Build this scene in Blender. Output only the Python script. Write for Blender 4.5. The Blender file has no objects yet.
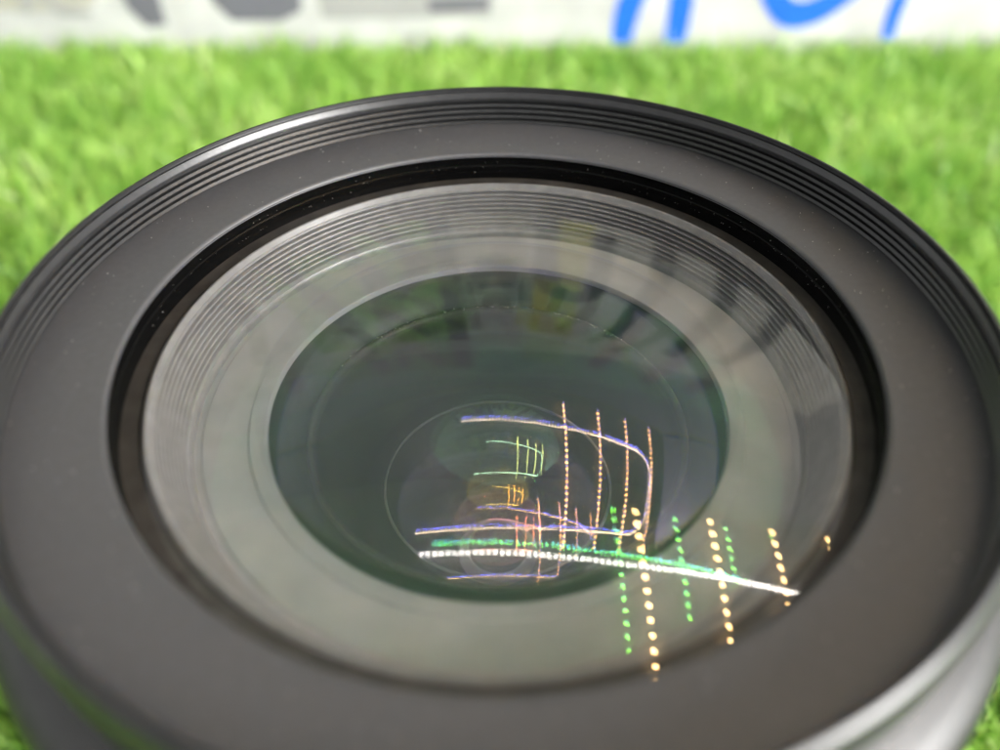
import bpy, bmesh, math, random
import numpy as np

rad = math.radians
R = 0.044                    # outer radius of the lens rim in metres; lengths below are given in rims
RIM_Z = 2.75                 # height of the rim above the turf backing, in rims
random.seed(4)
rng = np.random.default_rng(7)
scene = bpy.context.scene
col = scene.collection

# ------------------------------------------------------------------ camera
cd = bpy.data.cameras.new("camera")
cam = bpy.data.objects.new("camera", cd)
col.objects.link(cam)
cam.location = (0.0058 * R, -1.3024 * R, (0.9971 + RIM_Z) * R)
cam.rotation_euler = (rad(90 - 43.448), 0, 0)
cd.sensor_width = 36.0
cd.lens = 28.8
cd.clip_start = 0.002
cd.clip_end = 50
cd.dof.use_dof = True
cd.dof.focus_distance = 2.06 * R
cd.dof.aperture_fstop = 12.0
scene.camera = cam

# ------------------------------------------------------------------ sky, sun, exposure
SUN_EL, SUN_AZ = rad(25), rad(118)      # azimuth clockwise from +Y: low on the right
w = bpy.data.worlds.new("World")
scene.world = w
w.use_nodes = True
wn, wl = w.node_tree.nodes, w.node_tree.links
wn.clear()
sky = wn.new("ShaderNodeTexSky")
sky.sky_type = 'NISHITA'
sky.sun_disc = False
sky.sun_elevation = SUN_EL
sky.sun_rotation = SUN_AZ
sky.dust_density = 4.0
hs = wn.new("ShaderNodeHueSaturation")
hs.inputs["Saturation"].default_value = 0.04      # overcast: the cloud is nearly colourless
bg = wn.new("ShaderNodeBackground")
bg.inputs["Strength"].default_value = 0.14
wo = wn.new("ShaderNodeOutputWorld")
wl.new(sky.outputs[0], hs.inputs["Color"])
wl.new(hs.outputs[0], bg.inputs["Color"])
wl.new(bg.outputs[0], wo.inputs["Surface"])

sd = bpy.data.lights.new("sun", 'SUN')
sd.energy = 2.6
sd.angle = rad(28)
sd.color = (1.0, 0.98, 0.96)
sun = bpy.data.objects.new("sun", sd)
col.objects.link(sun)
sun.rotation_euler = (rad(90) - SUN_EL, 0, math.pi - SUN_AZ)
sun.location = (1, -1, 2)

scene.view_settings.view_transform = 'Standard'
scene.view_settings.look = 'None'
scene.view_settings.exposure = 0.97
scene.view_settings.gamma = 1.0
scene.view_settings.use_curve_mapping = False
cy = scene.cycles
cy.max_bounces = 16
cy.transparent_max_bounces = 40
cy.glossy_bounces = 6
cy.diffuse_bounces = 4
cy.transmission_bounces = 8
cy.sample_clamp_indirect = 0
cy.caustics_reflective = True
cy.blur_glossy = 0.0
cy.use_denoising = True

# ------------------------------------------------------------------ materials
def new_mat(name):
    m = bpy.data.materials.new(name)
    m.use_nodes = True
    nt = m.node_tree
    nt.nodes.clear()
    out = nt.nodes.new("ShaderNodeOutputMaterial")
    return m, nt, out

def principled(name, color, rough=0.5, spec=0.5, metal=0.0, noise=None, bump=None, coat=0.0):
    """noise = (scale, amount) brightness mottling, bump = (scale, strength, distance)"""
    m, nt, out = new_mat(name)
    b = nt.nodes.new("ShaderNodeBsdfPrincipled")
    b.inputs["Base Color"].default_value = (*color, 1)
    b.inputs["Roughness"].default_value = rough
    b.inputs["Specular IOR Level"].default_value = spec
    b.inputs["Metallic"].default_value = metal
    b.inputs["Coat Weight"].default_value = coat
    nt.links.new(b.outputs[0], out.inputs["Surface"])
    tc = nt.nodes.new("ShaderNodeTexCoord")
    if noise:
        n = nt.nodes.new("ShaderNodeTexNoise")
        n.inputs["Scale"].default_value = noise[0]
        n.inputs["Detail"].default_value = 6
        nt.links.new(tc.outputs["Object"], n.inputs["Vector"])
        r = nt.nodes.new("ShaderNodeMapRange")
        r.inputs["From Min"].default_value = 0.3
        r.inputs["From Max"].default_value = 0.7
        r.inputs["To Min"].default_value = 1 - noise[1]
        r.inputs["To Max"].default_value = 1 + noise[1]
        nt.links.new(n.outputs["Fac"], r.inputs["Value"])
        mx = nt.nodes.new("ShaderNodeVectorMath")
        mx.operation = 'SCALE'
        mx.inputs[0].default_value = color
        nt.links.new(r.outputs[0], mx.inputs["Scale"])
        nt.links.new(mx.outputs[0], b.inputs["Base Color"])
    if bump:
        n2 = nt.nodes.new("ShaderNodeTexNoise")
        n2.inputs["Scale"].default_value = bump[0]
        n2.inputs["Detail"].default_value = 3
        nt.links.new(tc.outputs["Object"], n2.inputs["Vector"])
        bp = nt.nodes.new("ShaderNodeBump")
        bp.inputs["Strength"].default_value = bump[1]
        bp.inputs["Distance"].default_value = bump[2]
        nt.links.new(n2.outputs["Fac"], bp.inputs["Height"])
        nt.links.new(bp.outputs[0], b.inputs["Normal"])
    return m

def coated_glass(name, tint, fac, smudge=0.0, through=(1, 1, 1)):
    """one coated lens surface: clear with a faint tinted mirror reflection"""
    m, nt, out = new_mat(name)
    tr = nt.nodes.new("ShaderNodeBsdfTransparent")
    tr.inputs["Color"].default_value = (*through, 1)
    gl = nt.nodes.new("ShaderNodeBsdfGlossy")
    gl.inputs["Color"].default_value = (*tint, 1)
    gl.inputs["Roughness"].default_value = 0.0
    lw = nt.nodes.new("ShaderNodeLayerWeight")
    lw.inputs["Blend"].default_value = 0.25
    mp = nt.nodes.new("ShaderNodeMapRange")
    mp.inputs["From Min"].default_value = 0.0
    mp.inputs["From Max"].default_value = 1.0
    mp.inputs["To Min"].default_value = fac
    mp.inputs["To Max"].default_value = min(1.0, fac * 5.0)
    nt.links.new(lw.outputs["Fresnel"], mp.inputs["Value"])
    mx = nt.nodes.new("ShaderNodeMixShader")
    nt.links.new(mp.outputs[0], mx.inputs["Fac"])
    nt.links.new(tr.outputs[0], mx.inputs[1])
    nt.links.new(gl.outputs[0], mx.inputs[2])
    nt.links.new(mx.outputs[0], out.inputs["Surface"])
    return m

def emitter(name, color, strength):
    m, nt, out = new_mat(name)
    e = nt.nodes.new("ShaderNodeEmission")
    e.inputs["Color"].default_value = (*color, 1)
    e.inputs["Strength"].default_value = strength
    nt.links.new(e.outputs[0], out.inputs["Surface"])
    m.cycles.emission_sampling = 'NONE'
    return m

M = {}
M['rim'] = principled("black_anodised", (0.013, 0.013, 0.0135), 0.29, 0.6, noise=(900, 0.25), bump=(2500, 0.15, 0.0001))
M['body'] = principled("satin_black_barrel", (0.020, 0.0195, 0.020), 0.40, 0.55, noise=(600, 0.2), bump=(2600, 0.15, 0.0001))
M['plate'] = principled("matte_black_ring", (0.043, 0.0430, 0.0465), 0.50, 0.62, noise=(1400, 0.10), bump=(5200, 0.18, 0.00008))
M['wall'] = principled("gloss_black_wall", (0.0015, 0.0015, 0.0015), 0.25, 0.12)
M['seat'] = principled("brown_black_seat", (0.026, 0.023, 0.020), 0.5, 0.3, noise=(500, 0.4))
M['baffle'] = principled("grey_baffle", (0.135, 0.133, 0.130), 0.36, 0.5, noise=(700, 0.15))
M['retainer'] = principled("pale_grey_retainer", (0.226, 0.225, 0.229), 0.55, 0.4, noise=(160, 0.12))
M['cone'] = principled("dark_green_cone", (0.010, 0.016, 0.011), 0.5, 0.4, noise=(300, 0.2))
M['lip'] = principled("grey_inner_lip", (0.022, 0.026, 0.020), 0.5, 0.3)
M['deep'] = principled("dark_olive_barrel", (0.007, 0.010, 0.006), 0.5, 0.4, noise=(300, 0.2))
M['edge'] = principled("ground_glass_edge", (0.16, 0.17, 0.15), 0.5, 0.4)
M['rear'] = principled("grey_rear_glass", (0.060, 0.058, 0.050), 0.25, 0.5)
M['rear_ring'] = principled("pale_rear_bevel", (0.15, 0.14, 0.13), 0.35, 0.5)
M['dust'] = principled("dust", (0.55, 0.53, 0.50), 0.8, 0.2)
M['scuff'] = principled("bare_metal_scuff", (0.45, 0.43, 0.41), 0.4, 0.5)
M['g1'] = coated_glass("front_coating", (1.0, 0.97, 0.93), 0.048)
M['g2'] = coated_glass("green_coating", (0.16, 1.0, 0.08), 0.036)
M['g2b'] = coated_glass("cyan_coating", (0.03, 0.45, 1.0), 0.016)
M['g3'] = coated_glass("amber_coating", (1.0, 0.80, 0.45), 0.040)
M['g3b'] = coated_glass("violet_coating", (0.10, 0.13, 1.0), 0.029)
M['g4'] = coated_glass("aqua_coating", (0.55, 1.0, 0.66), 0.075)
M['g5'] = coated_glass("yellow_coating", (1.0, 0.72, 0.12), 0.14)
M['g6'] = coated_glass("rose_coating", (1.0, 0.42, 0.36), 0.12)
M['g7'] = coated_glass("orange_coating", (1.0, 0.66, 0.18), 0.046)
M['g7b'] = coated_glass("blue_coating", (0.08, 0.12, 1.0), 0.046)
M['led_white'] = emitter("white_led", (1.0, 0.97, 0.95), 35)
M['led_warm'] = emitter("warm_led", (1.0, 0.62, 0.25), 46)
M['wire'] = principled("clear_wire", (0.5, 0.5, 0.48), 0.4)

# ------------------------------------------------------------------ helpers
def link(o, parent=None):
    col.objects.link(o)
    if parent is not None:
        o.parent = parent
    return o

def tag(o, label=None, cat=None, group=None, kind=None):
    if label: o["label"] = label
    if cat: o["category"] = cat
    if group: o["group"] = group
    if kind: o["kind"] = kind
    return o

def mesh_obj(name, verts, faces, mat, parent=None, smooth=True, sharp=None):
    me = bpy.data.meshes.new(name)
    me.from_pydata([tuple(v) for v in verts], [], faces)
    if smooth:
        me.polygons.foreach_set("use_smooth", [True] * len(me.polygons))
    if sharp:
        me.set_sharp_from_angle(angle=rad(sharp))
    me.materials.append(mat)
    me.update()
    return link(bpy.data.objects.new(name, me), parent)

def lathe(name, profile, mat, parent, seg=256, sharp=28):
    """profile: (r, z) in rims, turned about the lens axis; r = 0 closes the end"""
    vs, fs, rows = [], [], []
    for r, z in profile:
        if r <= 1e-6:
            rows.append([len(vs)]); vs.append((0, 0, z * R))
        else:
            base = len(vs)
            for k in range(seg):
                a = 2 * math.pi * k / seg
                vs.append((r * R * math.cos(a), r * R * math.sin(a), z * R))
            rows.append([base + k for k in range(seg)])
    for a, b in zip(rows[:-1], rows[1:]):
        for k in range(seg):
            k2 = (k + 1) % seg
            if len(a) == 1: fs.append((a[0], b[k], b[k2]))
            elif len(b) == 1: fs.append((a[k], b[0], a[k2]))
            else: fs.append((a[k], b[k], b[k2], a[k2]))
    return mesh_obj(name, vs, fs, mat, parent, True, sharp)

def cap(name, radius, apex, r_edge, mat, parent, rings=28):
    """spherical lens surface bulging up, centred on the axis"""
    prof = []
    for i in range(rings + 1):
        r = r_edge * i / rings
        prof.append((r, apex - radius + math.sqrt(radius * radius - r * r)))
    return lathe(name, prof, mat, parent, 128, None)

def box(name, lo, hi, mat, parent=None, bevel=0.0):
    bm = bmesh.new()
    bmesh.ops.create_cube(bm, size=1)
    for v in bm.verts:
        v.co = [lo[i] + (v.co[i] + .5) * (hi[i] - lo[i]) for i in range(3)]
    if bevel:
        bmesh.ops.bevel(bm, geom=bm.edges[:], offset=bevel, segments=2, affect='EDGES')
    me = bpy.data.meshes.new(name)
    bm.to_mesh(me); bm.free()
    me.materials.append(mat)
    return link(bpy.data.objects.new(name, me), parent)

# ------------------------------------------------------------------ ground
def turf_backing():
    m, nt, out = new_mat("turf_backing")
    b = nt.nodes.new("ShaderNodeBsdfPrincipled")
    n = nt.nodes.new("ShaderNodeTexNoise"); n.inputs["Scale"].default_value = 120
    cr = nt.nodes.new("ShaderNodeValToRGB")
    cr.color_ramp.elements[0].color = (0.05, 0.14, 0.015, 1)
    cr.color_ramp.elements[1].color = (0.12, 0.26, 0.03, 1)
    tc = nt.nodes.new("ShaderNodeTexCoord")
    nt.links.new(tc.outputs["Object"], n.inputs["Vector"])
    nt.links.new(n.outputs["Fac"], cr.inputs["Fac"])
    nt.links.new(cr.outputs[0], b.inputs["Base Color"])
    b.inputs["Roughness"].default_value = 0.8
    nt.links.new(b.outputs[0], out.inputs["Surface"])
    return m
g = mesh_obj("ground", [(-2, -2, 0), (2, -2, 0), (2, 2, 0), (-2, 2, 0)], [(0, 1, 2, 3)], turf_backing(), None, False)
tag(g, kind="structure")

def blade_material():
    m, nt, out = new_mat("artificial_grass_blade")
    at = nt.nodes.new("ShaderNodeAttribute"); at.attribute_name = "tone"
    cr = nt.nodes.new("ShaderNodeValToRGB")
    e = cr.color_ramp.elements
    e[0].position = 0.0; e[0].color = (0.145, 0.35, 0.05, 1)
    e[1].position = 1.0; e[1].color = (0.74, 0.81, 0.44, 1)
    k = e.new(0.45); k.color = (0.32, 0.54, 0.10, 1)
    k = e.new(0.78); k.color = (0.45, 0.67, 0.16, 1)
    d = nt.nodes.new("ShaderNodeBsdfPrincipled")
    d.inputs["Roughness"].default_value = 0.42
    t = nt.nodes.new("ShaderNodeBsdfTranslucent")
    mx = nt.nodes.new("ShaderNodeMixShader"); mx.inputs["Fac"].default_value = 0.42
    nt.links.new(at.outputs["Fac"], cr.inputs["Fac"])
    nt.links.new(cr.outputs[0], d.inputs["Base Color"])
    nt.links.new(cr.outputs[0], t.inputs["Color"])
    nt.links.new(d.outputs[0], mx.inputs[1])
    nt.links.new(t.outputs[0], mx.inputs[2])
    nt.links.new(mx.outputs[0], out.inputs["Surface"])
    return m

def grass():
    N = 170000
    x = rng.uniform(-9.5, 9.5, N); y = rng.uniform(-3.2, 7.75, N)
    # tufts: blades lean together
    tx = np.floor(x * 6); ty = np.floor(y * 6)
    h = np.sin(tx * 127.1 + ty * 311.7) * 43758.5453
    th = (h - np.floor(h)) * 2 * np.pi
    keep = (np.hypot(x, y) > 1.13) & ~((np.abs(y - 7.41) < 0.10))
    x, y, th = x[keep], y[keep], th[keep]
    N = len(x)
    hgt = rng.normal(0.53, 0.085, N).clip(0.2, 0.74)
    wid = rng.uniform(0.014, 0.030, N)
    yaw = rng.uniform(0, 2 * np.pi, N)
    la = th + rng.normal(0, 0.9, N)
    lean = rng.gamma(2.0, 0.16, N).clip(0, 0.75)
    dx, dy = np.cos(la) * lean, np.sin(la) * lean
    wx, wy = np.cos(yaw) * wid, np.sin(yaw) * wid
    V = np.zeros((N, 5, 3))
    V[:, 0] = np.stack([x - wx, y - wy, 0 * x], 1)
    V[:, 1] = np.stack([x + wx, y + wy, 0 * x], 1)
    mx_, my_, mz = x + dx * .3, y + dy * .3, hgt * .6
    V[:, 2] = np.stack([mx_ + wx * .85, my_ + wy * .85, mz], 1)
    V[:, 3] = np.stack([mx_ - wx * .85, my_ - wy * .85, mz], 1)
    V[:, 4] = np.stack([x + dx, y + dy, hgt - lean * .25], 1)
    idx = np.arange(N)[:, None] * 5
    tri = (idx + np.array([[0, 1, 2, 0, 2, 3, 3, 2, 4]])).reshape(-1)
    me = bpy.data.meshes.new("grass")
    me.vertices.add(N * 5); me.vertices.foreach_set("co", (V * R).reshape(-1).astype(np.float32))
    nf = N * 3
    me.loops.add(nf * 3); me.loops.foreach_set("vertex_index", tri.astype(np.int32))
    me.polygons.add(nf)
    me.polygons.foreach_set("loop_start", (np.arange(nf) * 3).astype(np.int32))
    me.polygons.foreach_set("loop_total", np.full(nf, 3, np.int32))
    tone = np.clip(rng.beta(2.0, 2.2, N) + 0.18 * np.sin(x * 2.1 + np.sin(y * 1.7)) * np.sin(y * 2.6), 0, 1)
    at = me.attributes.new("tone", 'FLOAT', 'POINT')
    at.data.foreach_set("value", np.repeat(tone, 5).astype(np.float32))
    me.update(); me.validate()
    me.materials.append(blade_material())
    o = link(bpy.data.objects.new("grass", me))
    tag(o, "bright green artificial turf blades around the lens", "grass", kind="stuff")
grass()

# ------------------------------------------------------------------ printed banner behind the turf
BY = 7.35
def print_mat(name, c, rough=0.55):
    return principled(name, c, rough, 0.3, noise=(60, 0.06))
M['vinyl'] = principled("banner_vinyl", (0.50, 0.502, 0.510), 0.5, 0.4, noise=(45, 0.14))
M['p_blue'] = print_mat("blue_ink", (0.012, 0.13, 0.88))
M['p_grey'] = print_mat("grey_ink", (0.14, 0.14, 0.17))
M['p_lgrey'] = print_mat("pale_grey_ink", (0.33, 0.33, 0.335))
M['p_cream'] = print_mat("cream_ink", (0.38, 0.37, 0.33))
M['p_green'] = print_mat("green_ink", (0.20, 0.36, 0.10))
M['p_yellow'] = print_mat("yellow_ink", (0.50, 0.50, 0.10))
M['p_dark'] = print_mat("dark_ink", (0.03, 0.04, 0.05))

ban = link(bpy.data.objects.new("printed_banner", None))
ban.location = (0, BY * R, 0)
tag(ban, "white printed banner with blue brush lettering standing behind the turf", "banner")
box("panel", (-9 * R, 0.0, 0.002), (9 * R, 0.12 * R, (RIM_Z + 7.4) * R), M['vinyl'], ban, 0.001)

def flat_print(name, poly, mat, lift):
    """poly in rims (x, height above rim); a thin ink film on the banner front"""
    n = len(poly)
    yf = -lift * R
    vs = [(x * R, yf, (z + RIM_Z) * R) for x, z in poly] + [(x * R, -0.0005 * R, (z + RIM_Z) * R) for x, z in poly]
    fs = [tuple(range(n)), tuple(reversed(range(n, 2 * n)))] + [(i, n + i, n + (i + 1) % n, (i + 1) % n) for i in range(n)]
    return mesh_obj(name, vs, fs, mat, ban, False)

def stroke(name, pts, wid, mat, lift=0.008):
    """brush stroke of varying width along a centre line, one solid mesh"""
    P = np.array(pts, float)
    t = np.linspace(0, len(P) - 1, (len(P) - 1) * 8 + 1)
    i = np.clip(t.astype(int), 0, len(P) - 2); u = t - i
    a, b = P[i], P[i + 1]
    pm, pn = P[np.clip(i - 1, 0, None)], P[np.clip(i + 2, None, len(P) - 1)]
    u = u[:, None]
    C = 0.5 * ((2 * a) + (b - pm) * u + (2 * pm - 5 * a + 4 * b - pn) * u ** 2 + (3 * a - pm - 3 * b + pn) * u ** 3)
    T = np.gradient(C, axis=0); T /= np.linalg.norm(T, axis=1)[:, None]
    Nn = np.stack([-T[:, 1], T[:, 0]], 1)
    W = np.interp(t, range(len(wid)), wid)[:, None] / 2
    L, Rr = C + Nn * W, C - Nn * W
    n = len(C)
    vs = []
    for y in (-lift * R, -0.0005 * R):
        vs += [(p[0] * R, y, (p[1] + RIM_Z) * R) for p in L] + [(p[0] * R, y, (p[1] + RIM_Z) * R) for p in Rr]
    fs = []
    for k in range(n - 1):
        fs.append((k, k + 1, n + k + 1, n + k))
        fs.append((k, 2 * n + k, 2 * n + k + 1, k + 1))
        fs.append((n + k, n + k + 1, 3 * n + k + 1, 3 * n + k))
    return mesh_obj(name, vs, fs, mat, ban, False)

# blue handwriting: an arch, an open bowl, an upright
stroke("blue_stroke", [(1.30, -2.3), (1.33, -2.0), (1.42, -1.72), (1.62, -1.35), (1.82, -1.5), (1.88, -1.8), (1.87, -2.3)],
       [.20, .25, .26, .22, .24, .25, .22], M['p_blue'])
stroke("blue_stroke", [(3.9, -1.35), (3.62, -1.72), (3.30, -1.97), (3.02, -2.00), (2.80, -1.80), (2.74, -1.55), (2.95, -1.2)],
       [.20, .22, .26, .27, .22, .20, .2], M['p_blue'], 0.010)
stroke("blue_stroke", [(4.13, -2.26), (4.12, -1.95), (4.18, -1.5), (4.25, -1.1)], [.12, .16, .17, .16], M['p_blue'])
# grey artwork at the foot of the banner
flat_print("grey_print", [(-3.92, -1.5), (-3.86, -1.95), (-3.72, -2.14), (-3.50, -2.12), (-3.52, -1.5)], M['p_grey'], .006)
flat_print("grey_print", [(-2.98, -1.5), (-2.96, -1.9), (-2.80, -2.08), (-2.30, -2.08), (-2.06, -1.98), (-2.02, -1.5)], M['p_grey'], .006)
flat_print("cream_print", [(-5.6, -1.5), (-5.6, -1.92), (-4.9, -2.0), (-4.2, -1.92), (-4.0, -1.5)], M['p_cream'], .004)
stroke("grey_stroke", [(-4.95, -1.98), (-4.72, -1.72), (-4.4, -1.5)], [.10, .13, .10], M['p_lgrey'], .009)
stroke("grey_stroke", [(-4.72, -1.72), (-4.58, -1.96), (-4.25, -2.0)], [.08, .12, .06], M['p_lgrey'], .011)
flat_print("grey_print", [(-1.9, -1.5), (-1.85, -2.06), (-0.1, -2.04), (0.0, -1.5)], M['p_lgrey'], .004)
flat_print("grey_print", [(-0.75, -1.86), (-0.72, -1.99), (-0.1, -1.97), (-0.12, -1.84)], M['p_grey'], .007)
# coloured panels and dark lettering higher up, mirrored in the far half of the glass
K = 1.45
for xa, xb, za, zb, m in ((-4.3, -2.75, .8, 4.6, 'p_green'), (-2.5, -1.15, 1.0, 4.7, 'p_green'), (-0.9, 0.5, .9, 3.8, 'p_cream'), (0.75, 1.6, 1.1, 4.5, 'p_yellow')):
    flat_print("colour_print", [(xa, za * K), (xb, (za + .1) * K), (xb + .08, zb * K), (xa - .05, (zb - .1) * K)], M[m], .004)
for pts in ([(-5.6, .9), (-5.2, 2.6), (-5.9, 4.3)], [(-4.1, 1.0), (-3.5, 3.2), (-3.1, 4.5)], [(-3.0, 1.1), (-2.4, 2.6), (-2.6, 4.4)],
            [(-2.1, 1.1), (-1.5, 2.4), (-2.2, 3.4), (-1.5, 4.5)], [(-1.0, .9), (-.95, 4.7)], [(-.5, 3.3), (-.1, 2.3), (.4, 3.5)], [(-.6, 1.8), (.4, 1.7)],
            [(.8, 1.1), (1.0, 3.0), (1.9, 3.1), (1.8, 1.4)], [(2.7, .8), (3.1, 2.6), (2.6, 4.4)], [(3.9, 1.0), (4.6, 2.8), (4.2, 4.6)], [(5.4, .8), (5.9, 3.0), (5.5, 4.4)]):
    stroke("dark_stroke", [(x, z * K) for x, z in pts], [.36, .5, .42, .4][:len(pts)], M['p_dark'], .009)

# ------------------------------------------------------------------ the lens
lens = link(bpy.data.objects.new("camera_lens", None))
lens.location = (0, 0, RIM_Z * R)
tag(lens, "black camera lens standing upright on the turf, front glass facing up", "camera lens")

BASE = -2.45
lathe("barrel", [(0.0, BASE), (0.80, BASE), (0.82, BASE + .02), (0.82, -2.2), (0.93, -2.1), (0.95, -2.08), (0.95, -1.55), (1.02, -1.5),
                 (1.075, -1.46), (1.085, -1.44), (1.085, -.315), (1.080, -.285), (1.066, -.262), (1.03, -.240), (0.995, -.226), (0.975, -.216), (0.962, -.206), (0.960, -.19)],
      M['body'], lens, 256, 40)
# rim with the filter thread on its inner wall
rim = [(0.955, -.20), (0.985, -.198), (0.997, -.190), (1.0, -.178), (1.0, -.030), (0.998, -.018), (0.992, -.008), (0.984, -.003), (0.9795, -.0035), (0.9785, -.010), (0.9840, -.012), (0.9830, -.016), (0.9770, -.0165), (0.9700, -.0275)]
z = -.030
rim += [(0.9685, z - .002), (0.9685, z - .009)]
for k in range(4):
    z0 = -.041 - k * .0175
    rim += [(0.9870, z0 - .003), (0.9870, z0 - .0100), (0.9760, z0 - .0108), (0.9715, z0 - .0166), (0.9695, z0 - .0172)]
rim += [(0.986, -.113), (0.986, -.125)]
lathe("filter_thread_rim", rim, M['rim'], lens, 320, 24)
lathe("front_plate", [(0.985, -.1140), (0.978, -.1122), (0.970, -.1120), (0.80, -.1140), (0.7945, -.1152), (0.7910, -.1190), (0.7900, -.125)], M['plate'], lens, 256, 60)
lathe("inner_wall", [(0.7905, -.121), (0.7895, -.150), (0.7870, -.152), (0.7868, -.158), (0.7880, -.160), (0.7875, -.192), (0.785, -.193)], M['wall'], lens, 256, 30)
lathe("glass_seat", [(0.7885, -.1905), (0.752, -.1915), (0.742, -.184)], M['seat'], lens, 256, 30)
# ribbed conical baffle
bf = [(0.744, -.186), (0.740, -.1800), (0.737, -.1785), (0.7335, -.1800), (0.726, -.1905), (0.724, -.1905)]
n = 8
for k in range(n):
    f0 = k / n
    r0 = 0.7235 - .0390 * f0; z0 = -.1920 - .0940 * f0
    bf += [(r0, z0), (r0 - .0012, z0 - .0008), (r0 - .0022, z0 - .0030), (r0 - .0018, z0 - .0038), (r0 + .0080, z0 - .0048), (r0 + .0070, z0 - .0110)]
bf += [(0.684, -.287), (0.6835, -.300), (0.679, -.306), (0.677, -.3195), (0.676, -.327)]
lathe("ribbed_baffle", bf, M['baffle'], lens, 256, 30)
lathe("retaining_ring", [(0.6775, -.3205), (0.662, -.3200), (0.6600, -.3180), (0.562, -.3180), (0.560, -.3155), (0.532, -.3155), (0.526, -.3170), (0.5225, -.3220), (0.5210, -.332)],
      M['retainer'], lens, 256, 30)
lathe("inner_cone", [(0.5225, -.329), (0.516, -.336), (0.485, -.354), (0.452, -.390), (0.449, -.399)], M['cone'], lens, 192, 40)
lathe("inner_lip", [(0.451, -.398), (0.447, -.395), (0.440, -.396), (0.434, -.402), (0.432, -.42)], M['lip'], lens, 192, 50)
lathe("inner_barrel", [(0.433, -.415), (0.405, -.53), (0.372, -.655), (0.325, -.73), (0.20, -.885), (0.155, -.920), (0.112, -.925)], M['deep'], lens, 192, 50)
lathe("glass_edge_ring", [(0.291, -.616), (0.289, -.611), (0.2865, -.610), (0.285, -.614), (0.287, -.618)], M['edge'], lens, 192, 60)
lathe("rear_bevel", [(0.114, -.927), (0.108, -.918), (0.091, -.903), (0.086, -.902), (0.082, -.910)], M['rear_ring'], lens, 128, 50)
lathe("rear_glass", [(0.0835, -.908), (0.060, -.906), (0.0, -.905)], M['rear'], lens, 96, 60)

# the lens surfaces
cap("front_element", 3.0128, -.082, 0.7865, M['g1'], lens, 40)
cap("second_element", 2.345, -.200, 0.668, M['g2'], lens, 36)
cap("second_element_rear", 2.330, -.1955, 0.664, M['g2b'], lens, 36)
cap("third_element", 0.940, -.082, 0.535, M['g3'], lens, 40)
cap("third_element_rear", 0.936, -.0730, 0.533, M['g3b'], lens, 40)
cap("fourth_element", 0.2748, -.370, 0.164, M['g4'], lens, 40)
cap("fifth_element", 0.1627, -.5814, 0.093, M['g5'], lens, 28)
cap("sixth_element", 0.2955, -.6783, 0.215, M['g6'], lens, 28)
cap("seventh_element", 0.655, -.52, 0.345, M['g7'], lens, 32)
cap("seventh_element_rear", 0.655, -.513, 0.343, M['g7b'], lens, 32)

def specks(name, count, fn, smin, smax, mat):
    """specks of dust: little irregular four-sided grains lying on a surface"""
    vs, fs = [], []
    for _ in range(count):
        (x, y, zz) = fn()
        s = random.uniform(smin, smax); a = random.uniform(0, 6.28); e = random.uniform(.5, 1.6)
        b = len(vs)
        for k in range(4):
            rr = s * random.uniform(.6, 1.2)
            ang = a + k * math.pi / 2
            vs.append((x + rr * math.cos(ang) * e, y + rr * math.sin(ang), zz))
        vs.append((x, y, zz + s * .9))
        fs += [(b, b + 1, b + 4), (b + 1, b + 2, b + 4), (b + 2, b + 3, b + 4), (b + 3, b, b + 4)]
    o = mesh_obj(name, vs, fs, mat, lens, False)
    tag(o, kind="stuff")
    return o
def on_plate():
    a = random.uniform(0, 6.283); r = math.sqrt(random.uniform(.80 ** 2, .967 ** 2))
    zz = -.1120 - .002 * (0.97 - r) / .17
    return r * R * math.cos(a), r * R * math.sin(a), zz * R
def on_wall():
    a = random.uniform(0.1, 3.04); r = .7872
    return r * R * math.cos(a), r * R * math.sin(a), random.choice([-.153, -.155, -.17, -.14]) * R
def on_ring():
    a = random.uniform(0.5, 2.7); r = random.gauss(.444, .004)
    return r * R * math.cos(a), r * R * math.sin(a), -.394 * R
specks("plate_dust", 260, on_plate, .00002, .00007, M['dust'])
specks("wall_dust", 120, on_wall, .00002, .00005, M['dust'])
def on_rim():
    a = random.uniform(0, 6.283); r = random.uniform(.981, .995)
    return r * R * math.cos(a), r * R * math.sin(a), -.006 * R
specks("rim_dust", 70, on_rim, .00002, .00009, M['scuff'])
specks("lip_dust", 90, on_ring, .00003, .00007, M['dust'])

# ------------------------------------------------------------------ canopy with the LED strings that the glass mirrors
H = 16.0
def canopy_mat():
    m, nt, out = new_mat("canopy_fabric")
    d = nt.nodes.new("ShaderNodeBsdfDiffuse"); d.inputs["Color"].default_value = (.5, .5, .49, 1)
    t = nt.nodes.new("ShaderNodeBsdfTranslucent"); t.inputs["Color"].default_value = (.40, .40, .39, 1)
    mx = nt.nodes.new("ShaderNodeMixShader"); mx.inputs["Fac"].default_value = .6
    nt.links.new(d.outputs[0], mx.inputs[1]); nt.links.new(t.outputs[0], mx.inputs[2])
    nt.links.new(mx.outputs[0], out.inputs["Surface"])
    return m
M['canopy'] = canopy_mat()
M['post'] = principled("grey_post", (.35, .35, .34), .4)
can = link(bpy.data.objects.new("canopy", None))
tag(can, "pale fabric canopy on slim posts roofing over the lens and turf", "canopy")
ZC = (RIM_Z + H)
CX0, CX1, CY0, CY1 = -22, 19, -12, 6.9
rf = mesh_obj("roof", [(CX0 * R, CY0 * R, (ZC + .25) * R), (CX1 * R, CY0 * R, (ZC + .25) * R), (CX1 * R, CY1 * R, (ZC + .25) * R), (CX0 * R, CY1 * R, (ZC + .25) * R)], [(0, 1, 2, 3)], M['canopy'], can, False)
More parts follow.
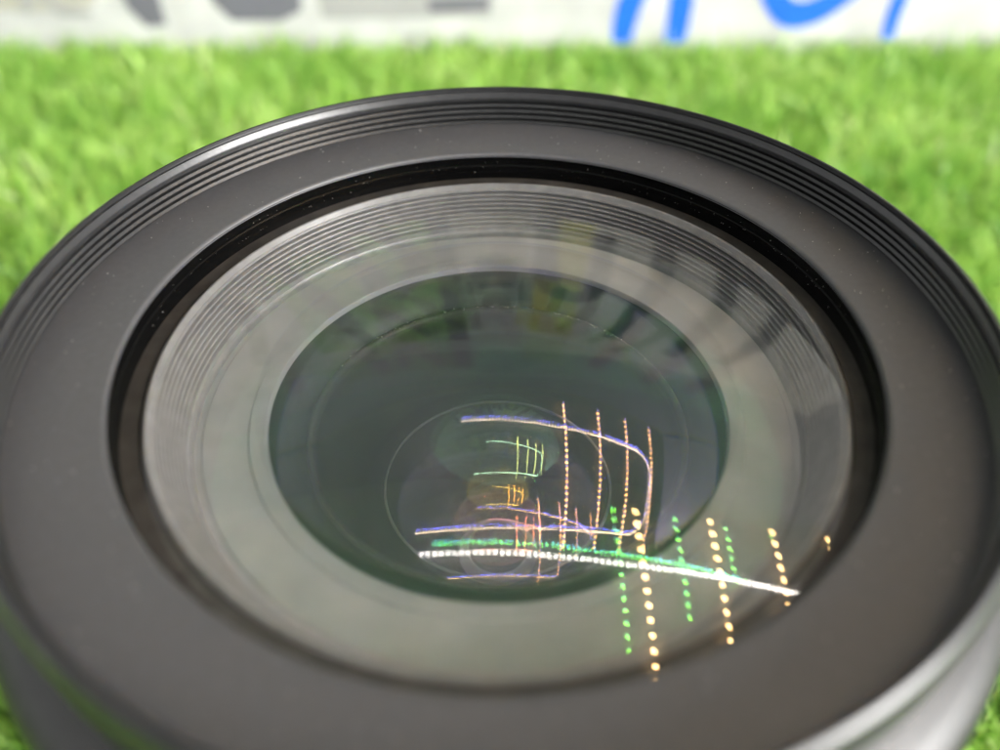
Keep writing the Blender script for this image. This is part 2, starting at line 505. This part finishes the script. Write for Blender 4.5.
for px in (CX0 + .2, CX1 - .2):
    for py in (CY0 + .2, CY1 - .2):
        box("post", ((px - .15) * R, (py - .15) * R, 0), ((px + .15) * R, (py + .15) * R, (ZC + .24) * R), M['post'], can, .001)

def bulb_mesh(name, radius, mat):
    bm = bmesh.new()
    bmesh.ops.create_icosphere(bm, subdivisions=1, radius=radius * R)
    me = bpy.data.meshes.new(name); bm.to_mesh(me); bm.free()
    me.materials.append(mat)
    return me
warm = bulb_mesh("warm_bulb", .128, M['led_warm'])
white = bulb_mesh("white_bulb", .125, M['led_white'])
for v in white.vertices:
    v.co.x *= .28                     # slim chips set across the tape

def wire_obj(pts, parent):
    """a thin flat cable above the bulbs"""
    bm = bmesh.new()
    prev = None
    for (x, y), (tx, ty) in pts:
        nx, ny = -ty, tx
        vs = [bm.verts.new(((x + sx * nx * .05) * R, (y + sx * ny * .05) * R, (ZC + dz) * R)) for sx, dz in ((-1, .12), (1, .12), (1, .20), (-1, .20))]
        if prev:
            for k in range(4):
                bm.faces.new((prev[k], prev[(k + 1) % 4], vs[(k + 1) % 4], vs[k]))
        prev = vs
    me = bpy.data.meshes.new("cable"); bm.to_mesh(me); bm.free()
    me.materials.append(M['wire'])
    return link(bpy.data.objects.new("cable", me), parent)

def led_string(name, pts, step, me, label, group=None):
    """pts: polyline in rims; bulbs every step along it"""
    P = np.array(pts, float)
    seg = np.hypot(*np.diff(P, axis=0).T); s = np.concatenate([[0], np.cumsum(seg)])
    t = np.arange(0, s[-1], step)
    X, Y = np.interp(t, s, P[:, 0]), np.interp(t, s, P[:, 1])
    root = link(bpy.data.objects.new(name, None))
    tag(root, label, "string lights", group)
    tx, ty = np.gradient(X), np.gradient(Y)
    ln = np.hypot(tx, ty); tx /= ln; ty /= ln
    wire_obj([((a, b), (c, d)) for a, b, c, d in zip(X, Y, tx, ty)], root)
    for a, b, c, d in zip(X, Y, tx, ty):
        o = bpy.data.objects.new("bulb", me)
        o.location = (a * R, b * R, ZC * R)
        o.rotation_euler.z = math.atan2(d, c)
        link(o, root)
LAB = ["string of warm bulbs under the canopy, farthest from the white strip's rounded end",
       "string of warm bulbs under the canopy, third from the white strip's rounded end",
       "string of warm bulbs under the canopy, second from the white strip's rounded end",
       "string of warm bulbs under the canopy running along the white strip's rounded end"]
for i, (x0, x1, yt) in enumerate(((5.65, 6.35, 5.5), (9.12, 9.75, 5.6), (12.45, 13.1, 5.8), (16.1, 16.9, 6.3))):
    led_string("warm_light_string", [(x0, yt), (x1, -8.6)], .58, warm, LAB[i], "warm light strings under the canopy")
loop = [(-3.0, 3.3), (0, 3.3), (5, 3.05), (10, 3.0), (13.4, 2.95)]
loop += [(13.4 + 2.8 * math.sin(a), .15 + 2.8 * math.cos(a)) for a in np.linspace(.15, math.pi / 2, 8)]
loop += [(16.2 - .05, -3.8)]
loop += [(13.4 + 2.8 * math.cos(a), -3.8 - 2.8 * math.sin(a)) for a in np.linspace(.15, math.pi / 2, 8)]
loop += [(8, -6.6), (0, -6.6), (-8, -6.9)]
led_string("white_led_strip", loop, .262, white, "long white LED strip looped under the canopy, mirrored as bright lines in the glass")
